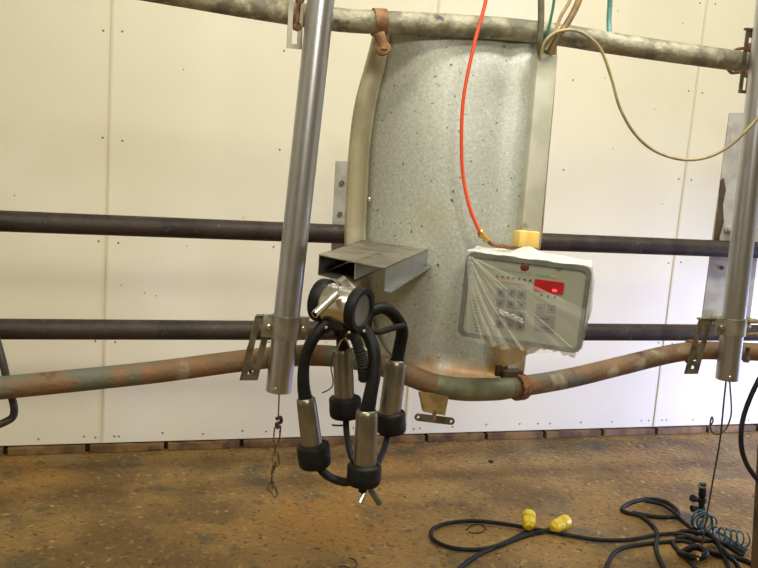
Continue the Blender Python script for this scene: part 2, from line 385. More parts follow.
for i, (yl, xl, xf, xr, yr) in enumerate(rows):
    row = []
    for j in range(9):
        t_ = j/8; xx = xl+(xf-xl)*t_; yy = yl+(yr-yl)*(xx-xl)/(xr-xl)
        dy = -.016*math.sin(math.pi*min(1, t_*1.15))**.8 if 0 < t_ < .87 else (0 if t_ > .5 else .02)
        row.append(rowpt(i, xx, yy, dy-.002))
    P.append(row)
MB().grid(refine(P)).build('edge_flange', M['flange'], guard, solid=.003)
MB().lathe(at(369, 199, 2.04), (0, -1, 0), [(0, 0), (0, .005), (.012, .005), (.014, 0)], 10).build('fixing_bolt', M['bright'], guard)
# ---------------------------------------------------------------- hanging stainless tubes with slotted brackets
YT = 1.845
def hangtube(ax0, ax1, rr, lab, collar, bracket, topbr):
    """axis pixels ax0 (top) -> ax1 (bottom)"""
    p1 = at(*ax1, YT); p0 = at(*ax0, YT); d = (p0-p1).normalized(); top = p1+d*((2.86-p1.z)/d.z)
    root = thing('hanging_tube', lab, 'tube', p1, 'stainless hanging tubes')
    MB().lathe(p1, d, [(.03, 0), (.03, rr*.9), (0, rr*.93), (0, rr), ((top-p1).length, rr), ((top-p1).length, 0)], 40).build('tube', M['steel'], root)
    b = MB(); b.lathe(p1+d*.012-Y3*rr*.0+V((-rr*.45, -rr*.9, 0)), (-.4, -1, 0), [(-.002, 0), (-.002, .004), (.003, .004), (.005, 0)], 10); b.build('rivet', M['bright'], root)
    # collar
    cy = collar; c = p1+d*((at(ax1[0], cy[1], YT)-p1).length); h = cy[2]
    cm = MB().lathe(c, d, [(0, rr), (0, rr+.004), (h, rr+.004), (h, rr)], 36)
    ang = V((1, 0, 0))-d*d.x; ang.normalize()
    for s_ in (-1, 1): cm.box(c+d*h/2+ang*s_*(rr+.011), (ang, d, ang.cross(d)), (.024, h, .008), .001)
    col = cm.build('collar', M['dull_steel'], root)
    for s_ in (-1, 1):
        MB().lathe(c+d*h*.5+ang*s_*(rr+.010)-Y3*.006, (0, -1, 0), [(0, 0), (0, .007), (.006, .007), (.008, .004), (.008, 0)], 6).build('bolt', M['bright'], col)
    return root, p1, d
def slotplate(root, tl, w_, h_, dirv, side, depth, Yp, name='slotted_bracket', mt='bracket'):
    """plate hung from pixel tl (top-left) at plane Yp: two bars, closed bottom, bent top"""
    a = at(*tl, Yp); s_ = MB(); ax = X*1.0; dn = V(dirv).normalized(); nrm = ax.cross(dn).normalized()
    sl = w_*.30
    outer = [a, a+ax*w_, a+ax*w_+dn*h_, a+dn*h_]
    i0, i1 = a+ax*(w_-sl)/2, a+ax*(w_+sl)/2
    hole = [i0+dn*.018, i1+dn*.018, i1+dn*(h_-.035), i0+dn*(h_-.035)]
    hole2 = [i0+dn*(h_-.026), i1+dn*(h_-.026), i1+dn*(h_-.013), i0+dn*(h_-.013)]
    s_.prism(outer, nrm*.005, [hole, hole2])
    s_.box(a+ax*w_*.5+V((.02, depth*.5, -.002)), WX, (w_+.03, depth, .005), .001)
    return s_.build(name, M[mt], root, smooth=False)
def ubolt(root, px, py, Yc, rr, dirv, nm='u_bolt'):
    c = at(px, py, Yc); d = V(dirv).normalized(); a = Z-d*d.z; a.normalize(); b_ = a.cross(d)
    pts = [c+a*math.cos(q)*rr+b_*math.sin(q)*rr for q in [math.pi*(i/12)*1.0 for i in range(13)]]
    if pts[6].y < c.y: pts = [c+a*math.cos(q)*rr-b_*math.sin(q)*rr for q in [math.pi*(i/12) for i in range(13)]]
    pts = [pts[0]-Y3*.04]+pts+[pts[-1]-Y3*.04]
    return MB().tube(pts, .004, 8).build(nm, M['rust'], root)
rtube = pr(13.2, YT)
root, p1, d = hangtube((321, 0), (278.5, 391), .0292, 'long stainless tube hanging left of the galvanised sheet', (0, 338, .052), None, None)
slotplate(root, (255.5, 316), .040, .150, (-.19, 0, -1), 1, .02, 1.845)
ubolt(root, 250, 360, YR, .030, (1, 0, .1)); 
tp = MB(); Yq = 1.885
a = at(289, -12, Yq); dn = (at(286.5, 48, Yq)-a); L_ = dn.length; dn.normalize(); w_ = .033
s0 = a+X*w_*.32; s1 = a+X*w_*.68
tp.prism([a, a+X*w_, a+X*w_+dn*L_, a+dn*L_], (0, -.004, 0), [[s0+dn*.02, s1+dn*.02, s1+dn*(L_-.01), s0+dn*(L_-.01)]])
br = tp.build('top_bracket', M['dull_steel'], root, smooth=False)
for (px, py) in ((296.5, 27), (299, 0)):
    MB().lathe(at(px, py, 1.892), (0, -1, 0), [(0, 0), (0, .010), (.014, .010), (.017, .006), (.017, 0)], 6).build('bolt', M['rust'], br)
MB().cyl(at(296.5, 27, 1.882)+V((0, -.003, 0)), at(299, 0, 1.882)+V((0, -.003, 0)), .0045).build('stud', M['rust'], br)
rootR, p1R, dR = hangtube((769, 0), (727, 379), .0300, 'stainless tube hanging at the right edge of the view', (0, 335, .045), None, None)
slotplate(rootR, (700, 319), .040, .150, (-.16, 0, -1), 1, .02, 1.845)
ubolt(rootR, 690, 352, YR, .030, (1, 0, 0))
tp = MB(); a = at(746, 29, Yq); dn = (at(738, 93, Yq)-a); L_ = dn.length; dn.normalize(); w_ = .030
s0 = a+X*w_*.32; s1 = a+X*w_*.68
tp.prism([a, a+X*w_, a+X*w_+dn*L_, a+dn*L_], (0, -.004, 0), [[s0+dn*.02, s1+dn*.02, s1+dn*(L_-.008), s0+dn*(L_-.008)]])
tp.box(a+V((.04, 0, .0)), WX, (.085, .012, .006), .001)
br = tp.build('top_bracket', M['bracket'], rootR, smooth=False)
for (px, py) in ((749, 48), (747, 74)):
    MB().lathe(at(px, py, 1.892), (0, -1, 0), [(0, 0), (0, .012), (.014, .012), (.018, .006), (.018, 0)], 6).build('bolt', M['rust'], br)
ubolt(rootR, 736, 61, YR, .031, (1, 0, -.1))
# small lever latch right of the right tube
MB().box(at(752, 321, 1.84), WX, (.03, .02, .012), .004).build('latch_ear', M['tan'], rootR)
MB().box(at(751, 334, 1.84), WX, (.05, .01, .008), .003).build('latch_plate', M['tan'], rootR)
rl = MB(); rl.lathe(at(746, 362, 1.85), (0, 0, 1), [(0, 0), (0, .009), (.014, .009), (.014, .006), (.04, .006), (.04, 0)], 10)
rl.build('latch_bolt', M['bracket'], rootR)
# ---------------------------------------------------------------- T shaped bracket under the lower rail
tb_ = thing('strap_bracket', 'rusty trapezoid bracket with a two-hole bar below the lower rail', 'bracket', at(434, 400, 1.78))
Yt = 1.775
MB().prism([at(420, 393, Yt), at(449, 396, Yt), at(445, 415.5, Yt), at(424, 412, Yt)], (0, .014, 0)).build('hanger_plate', M['tan'], tb_, smooth=False)
a, b_ = at(418.5, 417.5, Yt), at(451.5, 421.5, Yt); ex = (b_-a).normalized(); ez = Y3.cross(ex)*-1
rr = .0085; out = [a+(-ex*math.sin(q)+ez*math.cos(q))*rr for q in [math.pi*i/10 for i in range(11)]]+[b_+(ex*math.sin(q)-ez*math.cos(q))*rr for q in [math.pi*i/10 for i in range(11)]]
MB().prism(out, (0, .005, 0), [circ(a, ex, ez, .0042, n=12), circ(b_, ex, ez, .0042, n=12)]).build('drilled_bar', M['bracket'], tb_, smooth=False)
MB().cyl(at(434, 410, Yt+.004), at(434.6, 420, Yt+.002), .0045).build('pin', M['rust'], tb_)
# ---------------------------------------------------------------- bent rod at far left
br_ = MB().tube([at(-16, 300, 1.99), at(-4, 338, 1.985), at(3.5, 365, 1.966), at(8, 385, 1.963), at(12, 398, 1.965), at(14.2, 409, 1.962), at(12.5, 417, 1.96), at(5, 422, 1.955), at(-14, 430, 1.95)], .0085, 14)
tag(br_.build('bent_rod', M['blackrod']), 'dark bent rod hooked behind the lower rail at the left edge', 'rod')
# ---------------------------------------------------------------- shelf box (open stainless box bracket)
Pc = at(386, 268, 1.568); zt = Pc.z
A, B, Dk = atz(319, 254.5, zt), atz(428, 249, zt), atz(366, 239, zt)
hgt = (at(386, 268, 1.568)-at(386.5, 291, 1.568)).length*1.0; th = .0022
shelf = thing('box_shelf', 'open-fronted bent stainless box bracket mounted on the galvanised sheet', 'bracket', (Pc+A+B+Dk)/4-Z*hgt)
dz = V((0, 0, -hgt))
MB().prism([Pc, A, Dk, B], (0, 0, -th)).build('top_panel', M['dull_steel'], shelf, smooth=False)
nb = (B-Pc).normalized(); na = (A-Pc).normalized()
MB().prism([Pc, B, B+dz*.85, Pc+dz], na*th).build('side_panel', M['steel'], shelf, smooth=False)
lip = MB().prism([Pc+dz, B+dz*.85, B+dz*.85-na*.016, Pc+dz-na*.016], (0, 0, -th)); lip.build('bottom_lip', M['steel'], shelf, smooth=False)
MB().prism([A, Dk, Dk+dz*.85, A+dz*.92], -na*th).build('side_panel', M['dull_steel'], shelf, smooth=False)
MB().prism([A+dz*.92, Dk+dz*.9, (Dk+B)/2+dz*.9, A+(Pc-A)*.55+dz*.95], (0, 0, -th)).build('bottom_panel', M['dull_steel'], shelf, smooth=False)
m0 = A+(Pc-A)*.57; m1 = Dk+(B-Dk)*.57
MB().prism([m0, m1, m1+dz*.8, m0+dz*.8], na*th).build('divider', M['steel'], shelf, smooth=False)
MB().prism([B+dz*.8-nb*.04, B+dz*.8, B+dz*1.15, B+dz*1.1-nb*.05], na*th).build('gusset', M['dull_steel'], shelf, smooth=False)
# ---------------------------------------------------------------- duct (conduit) on the right of the sheet
duct = thing('conduit_duct', 'vertical grey conduit duct running down to the wrapped control box', 'conduit', at(527, 236, 1.87))
a, b_ = at(544.5, 55, 1.90), at(527, 243, 1.86); ax = (a-b_).normalized(); wv = X-ax*ax.x; wv.normalize(); nv = wv.cross(ax)
q = MB(); q.box((a+b_)/2, (wv, nv, ax), (.052, .04, (a-b_).length), .004); q.build('duct', M['duct'], duct)
a, b_ = at(526.5, 231, 1.86), at(525, 248, 1.85); q = MB(); q.box((a+b_)/2, (wv, nv, ax), (.054, .042, (a-b_).length), .004); q.build('tape_wrap', M['tape'], duct)
q = MB().tube([at(555.5, 42, 1.90), at(553, 90, 1.893), at(546, 170, 1.88), at(541, 232, 1.87), at(538, 250, 1.86)], .0042, 10)
tag(q.build('tan_cable', M['tan']), 'thin tan cable clipped down the right edge of the grey duct', 'cable')
# ---------------------------------------------------------------- control box
cb_ = at(523.3, 302.0, 1.66)
az = math.atan2((cb_-CP).x, (cb_-CP).y)
n_az = az+math.radians(5); nrm = V((-math.sin(n_az), -math.cos(n_az), 0)); ex = V((math.cos(n_az), -math.sin(n_az), 0)); ez = V((0, 0, 1))
rl_ = math.radians(-1.5); ex2 = ex*math.cos(rl_)+ez*math.sin(rl_); ez2 = -ex*math.sin(rl_)+ez*math.cos(rl_); ex, ez = ex2, ez2
depth = (cb_-CP).dot(f); BW = 124*depth/F; BH = 87*depth/F
def bp(x, z, n_=0): return cb_+ex*x*BW/2+ez*z*BH/2+nrm*n_
box = thing('control_box', 'grey keypad control box with a red display wrapped in clear plastic', 'control panel', bp(0, -1, -.05))
def rrect(cx, cz, w_, h_, rad, n_=0, k=5):
    pts = []
    for (sx, sz, a0) in ((1, 1, 0), (-1, 1, 90), (-1, -1, 180), (1, -1, 270)):
        for i in range(k+1):
            q_ = math.radians(a0+90*i/k); pts.append(cb_+ex*(cx+sx*(w_/2-rad)+math.cos(q_)*rad)+ez*(cz+sz*(h_/2-rad)+math.sin(q_)*rad)+nrm*n_)
    return pts
MB().prism(rrect(0, 0, BW*.97, BH*.97, .016, -.10), nrm*.088).build('enclosure', M['case'], box)
MB().prism(rrect(0, 0, BW, BH, .018, -.013), nrm*.018, [rrect(0, 0, BW-.020, BH-.020, .012, -.013)]).build('bezel', M['frame'], box)
face = MB().prism(rrect(0, 0, BW-.019, BH-.019, .012, -.012), nrm*.012).build('front_panel', M['face'], box)
def L2(px, py):  # face pixel -> local (x, z) metres
    d_ = ray(px, py); t_ = (cb_-CP).dot(nrm)/d_.dot(nrm); p = CP+d_*t_-cb_; return p.dot(ex), p.dot(ez)
def plate(px, py, wp_, hp_, mt, name, parent=face, n_=.0002, t_=.0012, rad=.002):
    x, z = L2(px, py); return MB().prism(rrect(x, z, wp_*depth/F, hp_*depth/F, min(rad, hp_*depth/F*.45), n_), nrm*t_, ).build(name, M[mt], parent)
def fpx(cx, cy): # crop(440,220) scale 4.369 -> image px
    return 440+cx/4.369, 220+cy/4.369
plate(*fpx(300, 215), 44, 3, 'face2', 'printed_strip')
plate(*fpx(160, 410), 10, 34, 'face2', 'printed_list')
for i in range(12):
    x, y = fpx(158+.6*i, 340+13*i); plate(x, y, 6, .8, 'glyph', 'list_line', n_=.001, t_=.0006)
for i in range(7):
    x, y = fpx(250+24*i, 245+3.2*i); p = bp(0, 0); lx, lz = L2(x, y)
    MB().lathe(cb_+ex*lx+ez*lz, nrm, [(0, 0), (0, .0026), (.0015, .0022), (.002, 0)], 12).build('indicator_light', M['glyph'], face)
for i in range(3):
    x, y = fpx(443+29*i, 328+4.5*i); lx, lz = L2(x, y)
    MB().lathe(cb_+ex*lx+ez*lz, nrm, [(0, 0), (0, .0032), (.0015, .0028), (.002, 0)], 12).build('indicator_light', M['glyph'], face)
lx, lz = L2(*fpx(370, 205)); MB().lathe(cb_+ex*lx+ez*lz, nrm, [(0, 0), (0, .0095), (.0025, .009), (.004, .006), (.004, 0)], 28).build('red_badge', M['redbtn'], face)
lx, lz = L2(*fpx(519, 210)); MB().lathe(cb_+ex*lx+ez*lz, nrm, [(0, .004), (0, .0065), (.002, .006), (.002, .004)], 20).build('screw_ring', M['frame'], face)
plate(*fpx(450, 242), 13, 1.6, 'inkg', 'green_lettering'); plate(*fpx(500, 247), 8, 1.6, 'inko', 'orange_lettering')
plate(*fpx(290, 268), 34, 1.0, 'inko', 'printed_caption')
dsp = plate(*fpx(476, 291), 29, 12, 'disp', 'display', t_=.0025)
segs = {'a': (0, 1, 1), 'b': (.5, .5, 0), 'c': (.5, -.5, 0), 'd': (0, -1, 1), 'e': (-.5, -.5, 0), 'f': (-.5, .5, 0)}
for k in range(4):
    x, y = fpx(432+26*k, 289+3*k); lx, lz = L2(x, y); s_ = MB()
    for (sx, sz, hz) in segs.values():
        s_.box(cb_+ex*(lx+sx*.006)+ez*(lz+sz*.0072)+nrm*.003, (ex, nrm, ez), (.0052, .0006, .0012) if hz else (.0012, .0006, .006))
    s_.build('digit', M['ledoff'], dsp, smooth=False)
plate(*fpx(501, 307), 4.6, 2.4, 'led', 'lit_segment', parent=dsp, n_=.0035, t_=.0008)
for rI in range(4):
    for cI in range(3):
        x, y = fpx(267+45*cI-2*rI, 315+46*rI+5.5*cI); kk = plate(x, y, 8.6, 8.4, 'key', 'key', t_=.0016); plate(x, y, 3.2, 3.8, 'glyph', 'key_digit', parent=kk, n_=.0019, t_=.0004)
for cI in range(2):
    x, y = fpx(440+46*cI, 384+5*cI); kk = plate(x, y, 8.8, 8.6, 'key', 'key', t_=.0016); plate(x, y, 3.4, 3, 'glyph', 'key_digit', parent=kk, n_=.0019, t_=.0004)
for q_ in range(2):
    x, y = fpx(459-3*q_, 431+39*q_); kk = plate(x, y, 19.5, 8.4, 'key', 'key', t_=.0016); plate(x, y, 10, 2, 'glyph', 'key_word', parent=kk, n_=.0019, t_=.0004)
# plastic wrapping: a bag around top, sides and back + a stretched film over the front
bag = MB(); P = []
prof = []   # closed loop round the box in (x, n) plane at height z
R_ = 34
for i in range(15):
    t_ = i/14; row = []
    zz = 1.01-2.02*t_
    for j in range(R_+1):
        q_ = math.pi*(j/R_)     # from right front edge round the back to the left front edge
        bulge = 1.0+.05*math.sin(9*q_+t_*5)+.04*math.sin(5*t_*3+q_*3)
        x_ = math.cos(q_)*(1.0+.07*math.sin(q_)*bulge+.05*math.sin(math.pi*t_)*(1 if q_ < 1.2 else 0.1))
        n_ = .001-.125*math.sin(q_)**.5*bulge
        row.append(bp(x_, zz, n_))
    P.append(row)
bag_o = thing('plastic_wrap', 'crumpled clear plastic bag stretched over the keypad control box', 'plastic bag', bp(0, -1.05, -.05))
bag.grid(P); bag.build('bag_sides', M['bag'], bag_o, ang=60)
P = []
for i in range(13):
    t_ = i/12; row = []
    for j in range(29):
        s_ = j/28; x_ = -1.0+2.0*s_
        hump = .20*math.exp(-((s_-.48)/.16)**2)+.09*math.exp(-((s_-.75)/.14)**2)+.02*math.sin(17*s_)
        z_ = 1.01+hump*math.sin(math.pi*min(1, t_*1.25))*.95
        if t_ > .8: z_ = 1.01+hump*math.sin(math.pi*min(1, t_*1.25))
        row.append(bp(x_*(1-.03*t_), z_+.015*math.sin(23*s_+9*t_), .002-.13*t_))
    P.append(row)
bt = MB().grid(P); bt.build('bag_top', M['bag'], bag_o, ang=60)
# front film stretched from the upper left corner
P = []
for i in range(46):
    t_ = i/45; row = []
    for j in range(57):
        s_ = j/56; th_ = math.radians(-84+s_*66)
        x0_, z0_ = -.97, .94
        dx, dz_ = math.cos(th_), math.sin(th_)*1.42
        tx = (.98-x0_)/dx; low_z = -1.02-.10*math.sin(9*s_)**2
        tz = (low_z-z0_)/dz_ if dz_ < -1e-4 else 99
        tm = min(tx, tz); x_ = x0_+dx*tm*t_; z_ = z0_+dz_*tm*t_
        wr_ = .0028*t_**.5*(math.sin(s_*23)+.6*math.sin(s_*47+2)+.5*math.sin(s_*13+t_*4))
        row.append(bp(x_, z_, .0115+wr_))
    P.append(row)
MB().grid(P).build('front_film', M['film'], bag_o, ang=80)
# bunched folds of film, lower left of the face, and one long diagonal fold
def fold(p, q2, w0, w1, bow, nm='film_fold'):
    P = []
    for i in range(15):
        t_ = i/14; cx_ = p[0]+(q2[0]-p[0])*t_-bow*math.sin(math.pi*t_); cz_ = p[1]+(q2[1]-p[1])*t_; w2 = w0+(w1-w0)*t_
        P.append([bp(cx_+w2*(k/4-.5), cz_+.3*w2*(k/4-.5), .0165+.004*math.sin(math.pi*k/4)+.002*math.sin(7*t_+k)) for k in range(5)])
    MB().grid(P).build(nm, M['fold'], bag_o, ang=80)
fold((-.95, .90), (-.36, -1.10), .03, .10, .10); fold((-.94, .90), (-.18, -1.12), .02, .16, .10); fold((-.93, .90), (.10, -1.10), .02, .06, .09)
fold((-.97, .86), (-.55, -1.04), .02, .05, .06); fold((-.90, .90), (.86, -.86), .014, .016, .0)
# crumpled pucker over the keypad
P = []
for i in range(11):
    P.append([bp(-.36+.40*(j/14)+.012*math.sin(i*2.3+j), -.20-.12*(i/10)-.14*(j/14)+.012*math.sin(j*1.7), .019+.005*math.sin(j*2.1+i*1.6)*math.sin(math.pi*i/10)) for j in range(15)])
MB().grid(P).build('film_pucker', M['pucker'], bag_o, ang=80)
# soiled bag bottom hanging below the box
P = []
for i in range(14):
    t_ = i/13; row = []
    for j in range(40):
        s_ = j/39; x_ = -.80+1.66*s_
        drop = .64*math.exp(-((s_-.36)/.22)**2)*1.0+.13+.05*abs(math.sin(21*s_))*(s_ > .5)+.03*math.sin(43*s_)
        cx_ = -.22; pull = .0 if s_ > .62 else .35*t_*(1-s_/.62)
        row.append(bp(x_*(1-pull)+cx_*pull, -.95-drop*t_, -.004-.05*t_+.005*math.sin(17*s_+5*t_)*t_))
    P.append(row)
MB().grid(P).build('bag_bottom', M['filmy'], bag_o, ang=80)
P = []
for i in range(8):
    t_ = i/7; P.append([bp(-.12+1.04*j/39, -.96-t_*(.16+.07*abs(math.sin(.55*j))+.05*math.sin(.21*j)), .004-.05*t_+.006*math.sin(.9*j+3*t_)*t_) for j in range(40)])
MB().grid(P).build('bag_hem', M['bag'], bag_o, ang=80)
# bag bulging out beyond the right side of the box
P = []
for i in range(16):
    t_ = i/15; row = []
    for j in range(12):
        q_ = math.pi*j/11
        row.append(bp(.97+(.11*math.sin(math.pi*t_**.8)+.015*math.sin(13*t_))*math.sin(q_), .95-1.75*t_, -.004-.05*(1-math.cos(q_))*.9+.002*math.sin(9*t_+j)))
    P.append(row)
MB().grid(P).build('bag_bulge', M['bag'], bag_o, ang=80)
# ---------------------------------------------------------------- air line and cables near the top
fit = thing('air_line', 'orange air line hanging from above to the top left of the control box', 'hose', at(487, 240, 1.80))
MB().tube([at(500, -560, 1.80), at(500, -300, 1.80), at(496, -120, 1.80), at(492, -40, 1.80), at(486, 0, 1.80), at(474, 45, 1.80), at(464, 95, 1.80), at(461.5, 135, 1.80), at(463, 175, 1.80), at(470, 208, 1.79), at(480, 232, 1.785), at(487, 239, 1.78)], .0042, 12).build('hose', M['orange'], fit)
q = MB(); a, b_ = at(479, 231, 1.785), at(488, 241, 1.78); dd = b_-a
q.lathe(a, dd, [(0, 0), (0, .007), (.006, .008), (.007, .010), (.014, .010), (.015, .007), (.022, .007), (.024, .009), (dd.length, .009), (dd.length, 0)], 6); q.build('brass_fitting', M['brass'], fit)
MB().tube([at(488, 241, 1.78), at(494, 245, 1.775), at(503, 246, 1.77), at(512, 248, 1.765)], .005, 10).build('elbow', M['rust'], fit)
def upto(pts):
    d = (pts[0]-pts[1]); d = V((d.x*.5, d.y*.5, d.z)).normalized(); L_ = (ZC-pts[0].z)/d.z; n_ = int(L_/.12)+1
    return [pts[0]+d*L_*(n_-k)/n_ for k in range(n_)]+pts
def cable(name, pts, rr, mt, lab, cat='cable', group=None):
    if pts[0].z > 1.6: pts = upto(pts)
    return tag(MB().tube(pts, rr, 12).build(name, M[mt]), lab, cat, group)
cable('beige_cable', [at(541, 58, 1.862), at(543, 46, 1.858), at(549, 37, 1.855), at(560, 31, 1.855), at(575, 30.5, 1.855), at(590, 38, 1.855), at(602, 52, 1.855), at(612, 80, 1.855), at(620, 108, 1.855), at(635, 134, 1.855), at(655, 151, 1.855),
                      at(682, 159.5, 1.84), at(708, 157, 1.82), at(732, 144, 1.80), at(758, 118, 1.775), at(790, 80, 1.76)], .0037, 'beige', 'long beige cable drooping from the duct top across the right wall')
cable('grey_hose', [at(540.5, -60, 1.86), at(541, -10, 1.86), at(541, 20, 1.86), at(539.5, 40, 1.862), at(540, 54, 1.872)], .0078, 'greyhose', 'thick grey-green hose dropping straight into the duct top', 'hose')
cable('green_wire', [at(556, -40, 1.875), at(554, 0, 1.872), at(550.5, 20, 1.872), at(547, 38, 1.874), at(547, 54, 1.882)], .0034, 'green', 'thin dark green wire entering the duct top', 'wire')
cable('tan_conduit', [at(592, -40, 1.868), at(579, 0, 1.868), at(568, 22, 1.868), at(556, 40, 1.868), at(551, 53, 1.878)], .0078, 'tan', 'thick tan conduit slanting down to the duct top', 'conduit')
cable('tan_wire', [at(584, -40, 1.858), at(571, -2, 1.858), at(561, 16, 1.858), at(553, 36, 1.862), at(545, 50, 1.866)], .0042, 'beige', 'pale tan wire slanting between the green wire and thick conduit', 'wire')
cable('teal_hose', [at(612, -50, 2.0), at(610, 0, 2.0), at(609, 20, 2.0), at(609.5, 36, 1.985)], .0066, 'teal', 'pale teal hose dropping behind the upper rail', 'hose')
# ---------------------------------------------------------------- milking cluster
YC = 1.53
K = MB; cl_c = at(341, 305, YC); rc = 22.0*(cl_c-CP).dot(f)/F
axs = (r*.86 - u*.20 - f*.45).normalized()         # barrel axis: right, a little down, towards the viewer
cluster = thing('milking_cluster', 'milking cluster with steel claw and four teat cups hanging in front', 'milking machine', at(341, 340, YC))
hl = .0405
e0, e1 = cl_c-axs*hl, cl_c+axs*hl
K().lathe(e0, axs, [(0, 0), (0, rc*.86), (.004, rc*.9), (2*hl-.004, rc*.9), (2*hl, rc*.86), (2*hl, 0)], 48).build('claw_barrel', M['bright'], cluster)
def ring(o, s_): 
    K().lathe(o, axs*s_, [(-.010, rc*.90), (-.010, rc*.99), (-.007, rc*1.02), (.005, rc*1.02), (.009, rc*.99), (.009, rc*.76), (.004, rc*.72), (.0, rc*.70)], 48).build('rubber_ring', M['rubber'], cluster)
ring(e1, 1); ring(e0, -1)
K().lathe(e1+axs*.001, axs, [(0, 0), (0, rc*.74), (.004, rc*.72), (.0035, rc*.5), (.0025, rc*.25), (.002, 0)], 40).build('end_cap', M['glass'], cluster)
a, b_ = at(336, 295, YC-.035), at(314.5, 314.5, YC-.070); dd = b_-a
K().lathe(a, dd, [(0, 0), (0, .0085), (dd.length*.3, .0075), (dd.length, .0072), (dd.length, .0053), (dd.length-.015, .005), (dd.length-.015, 0)], 24).build('outlet_nozzle', M['bright'], cluster)
K().tube([at(331, 291, YC-.036), at(331, 286, YC-.038), at(334, 284, YC-.04), at(338, 286, YC-.038), at(339, 291, YC-.036)], .0011, 8).build('lift_loop', M['steel'], cluster)
hk = K().prism([at(340, 283, YC+.0), at(347, 278, YC+.005), at(356, 287, YC+.0), at(354, 289, YC), at(347, 281.5, YC+.005), at(342, 286, YC)], (0, .03, 0)); hk.build('hanger_clip', M['dull_steel'], cluster, smooth=False)
mf = K(); mf.lathe(at(342, 322, YC), V((0, 0, -1)), [(-.01, 0), (-.01, .030), (.008, .032), (.016, .022), (.02, 0)], 28)
for (px, py, yy) in ((326, 327, YC), (338, 331, YC+.03), (358, 331, YC-.02), (368, 322, YC+.03)): mf.lathe(at(px, py, yy), (0, 0, -1), [(-.012, 0), (-.012, .009), (.010, .008), (.010, 0)], 16)
mf.build('claw_bowl', M['rubber2'], cluster)
for (px, py) in ((326, 327.5), (349, 332.5), (364, 331)):
    K().lathe(at(px, py, YC-.045), -f, [(0, 0), (0, .0032), (.003, .0032), (.004, 0)], 6).build('claw_screw', M['dull_steel'], cluster)
def cup(top, bot, yt, yb, rt, rbm, hc, hb, hr, lab):
    """teat cup: steel shell top->bot with black rubber head hc..hb"""
    t_, b2 = at(*top, yt), at(*bot, yb); s_ = (t_-CP).dot(f)/F; d_ = b2-t_; L_ = d_.length; R1, R2 = rt*s_, rbm*s_
    root_ = K().lathe(t_, d_, [(.012, 0), (.010, R1*.62), (0, R1*.66), (-.001, R1*.8), (.003, R1*.97), (.010, R1), (L_*.5, (R1+R2)/2), (L_, R2), (L_, 0)], 36).build('teat_cup_shell', M['shell'], cluster)
    h0, h1 = at(*hc, yb), at(*hb, yb); dh = h1-h0; H = dh.length+hr*s_*.25; Rr = hr*s_
    K().lathe(h0-dh.normalized()*.003, dh, [(0, R2*.9), (0, R2*1.04), (-.003, R2*1.1), (0, Rr*.95), (.003, Rr), (H*.55, Rr*.985), (H*.6, Rr*1.0), (H-.004, Rr*.96), (H, Rr*.88), (H, Rr*.3), (H-.006, 0)], 40).build('liner_head', M['rubber'], root_)
    return root_
cup((305.7, 398), (312.7, 450), YC, YC, 9.8, 10.8, (313, 446), (315, 463), 17.0, '')
cup((342.5, 348.5), (344.5, 402), YC+.07, YC+.07, 9.8, 10.2, (345, 399), (345.3, 414), 16.4, '')
cup((367, 410), (364.5, 470), YC-.05, YC-.05, 11.0, 12.0, (364.5, 466), (363.5, 481), 17.6, '')
cup((396.5, 360), (389.5, 414), YC+.08, YC+.08, 10.6, 11.2, (390.5, 414), (391.5, 430), 15.2, '')
def hose(pts, rr, nm='hose', mt='rubber', n=8): 
    s_ = 1.58/F; return K().tube([at(*p) for p in pts], [q_*s_ for q_ in rr] if isinstance(rr, (list, tuple)) else rr*s_, 16, n=n).build(nm, M[mt], cluster)
hose([(327, 324, YC), (318, 332, YC-.005), (309, 347, YC-.005), (304, 365, YC), (303.5, 385, YC), (306, 402, YC)], [6.2, 6.2, 6, 5.8, 6.4, 7.4], 'milk_hose')
hose([(360, 324, YC-.01), (369, 337, YC-.02), (374, 352, YC-.035), (374.5, 372, YC-.045), (371, 392, YC-.05), (367, 412, YC-.05)], [6.5, 6.6, 6.6, 6.6, 7, 8], 'milk_hose')
hose([(368, 313, YC+.02), (382, 308, YC+.03), (394, 315, YC+.05), (402, 330, YC+.07), (400, 345, YC+.08), (396.5, 364, YC+.08)], [6, 6.2, 6.6, 7, 7, 7.4], 'milk_hose')
hose([(340, 322, YC+.03), (341, 335, YC+.05), (343, 352, YC+.07)], [5, 5.5, 7], 'milk_hose')
hose([(366, 329, YC+.00), (378, 332, YC+.0), (390, 329, YC+.02), (403, 326, YC+.05), (404, 335, YC+.06)], 3.2, 'pulse_tube', 'rubber2')
# corrugated pulse tube
pts = [(351, 330, YC-.03), (356, 340, YC-.035), (360, 352, YC-.04), (363, 366, YC-.04), (364, 380, YC-.03)]
W_ = [at(*p) for p in pts]; N_ = 44; PP, RR = [], []
for k in range(N_+1):
    t_ = k/N_*(len(W_)-1); i = min(len(W_)-2, int(t_)); PP.append(W_[i].lerp(W_[i+1], t_-i)); RR.append((6.3 if k % 2 else 5.3)*1.5/F)
K().tube(PP, RR, 18, smooth=False).build('corrugated_tube', M['rubber2'], cluster)
hose([(346, 415, YC+.07), (346.5, 432, YC+.05), (350, 452, YC+.0), (357, 468, YC-.03)], 3.4, 'pulse_tube')
hose([(388, 432, YC+.08), (385, 446, YC+.05), (379, 460, YC+.0), (373, 468, YC-.03)], 3.6, 'pulse_tube')
hose([(316, 462, YC), (324, 473, YC-.01), (336, 480, YC-.02), (348, 482, YC-.04), (356, 480, YC-.05)], 4.4, 'pulse_tube')
hose([(364, 478, YC-.05), (363.5, 487, YC-.05), (362.5, 492, YC-.05)], 4.6, 'drain_stub')
a, b_ = at(366, 489, YC-.05), at(359.8, 503, YC-.06); dd = b_-a
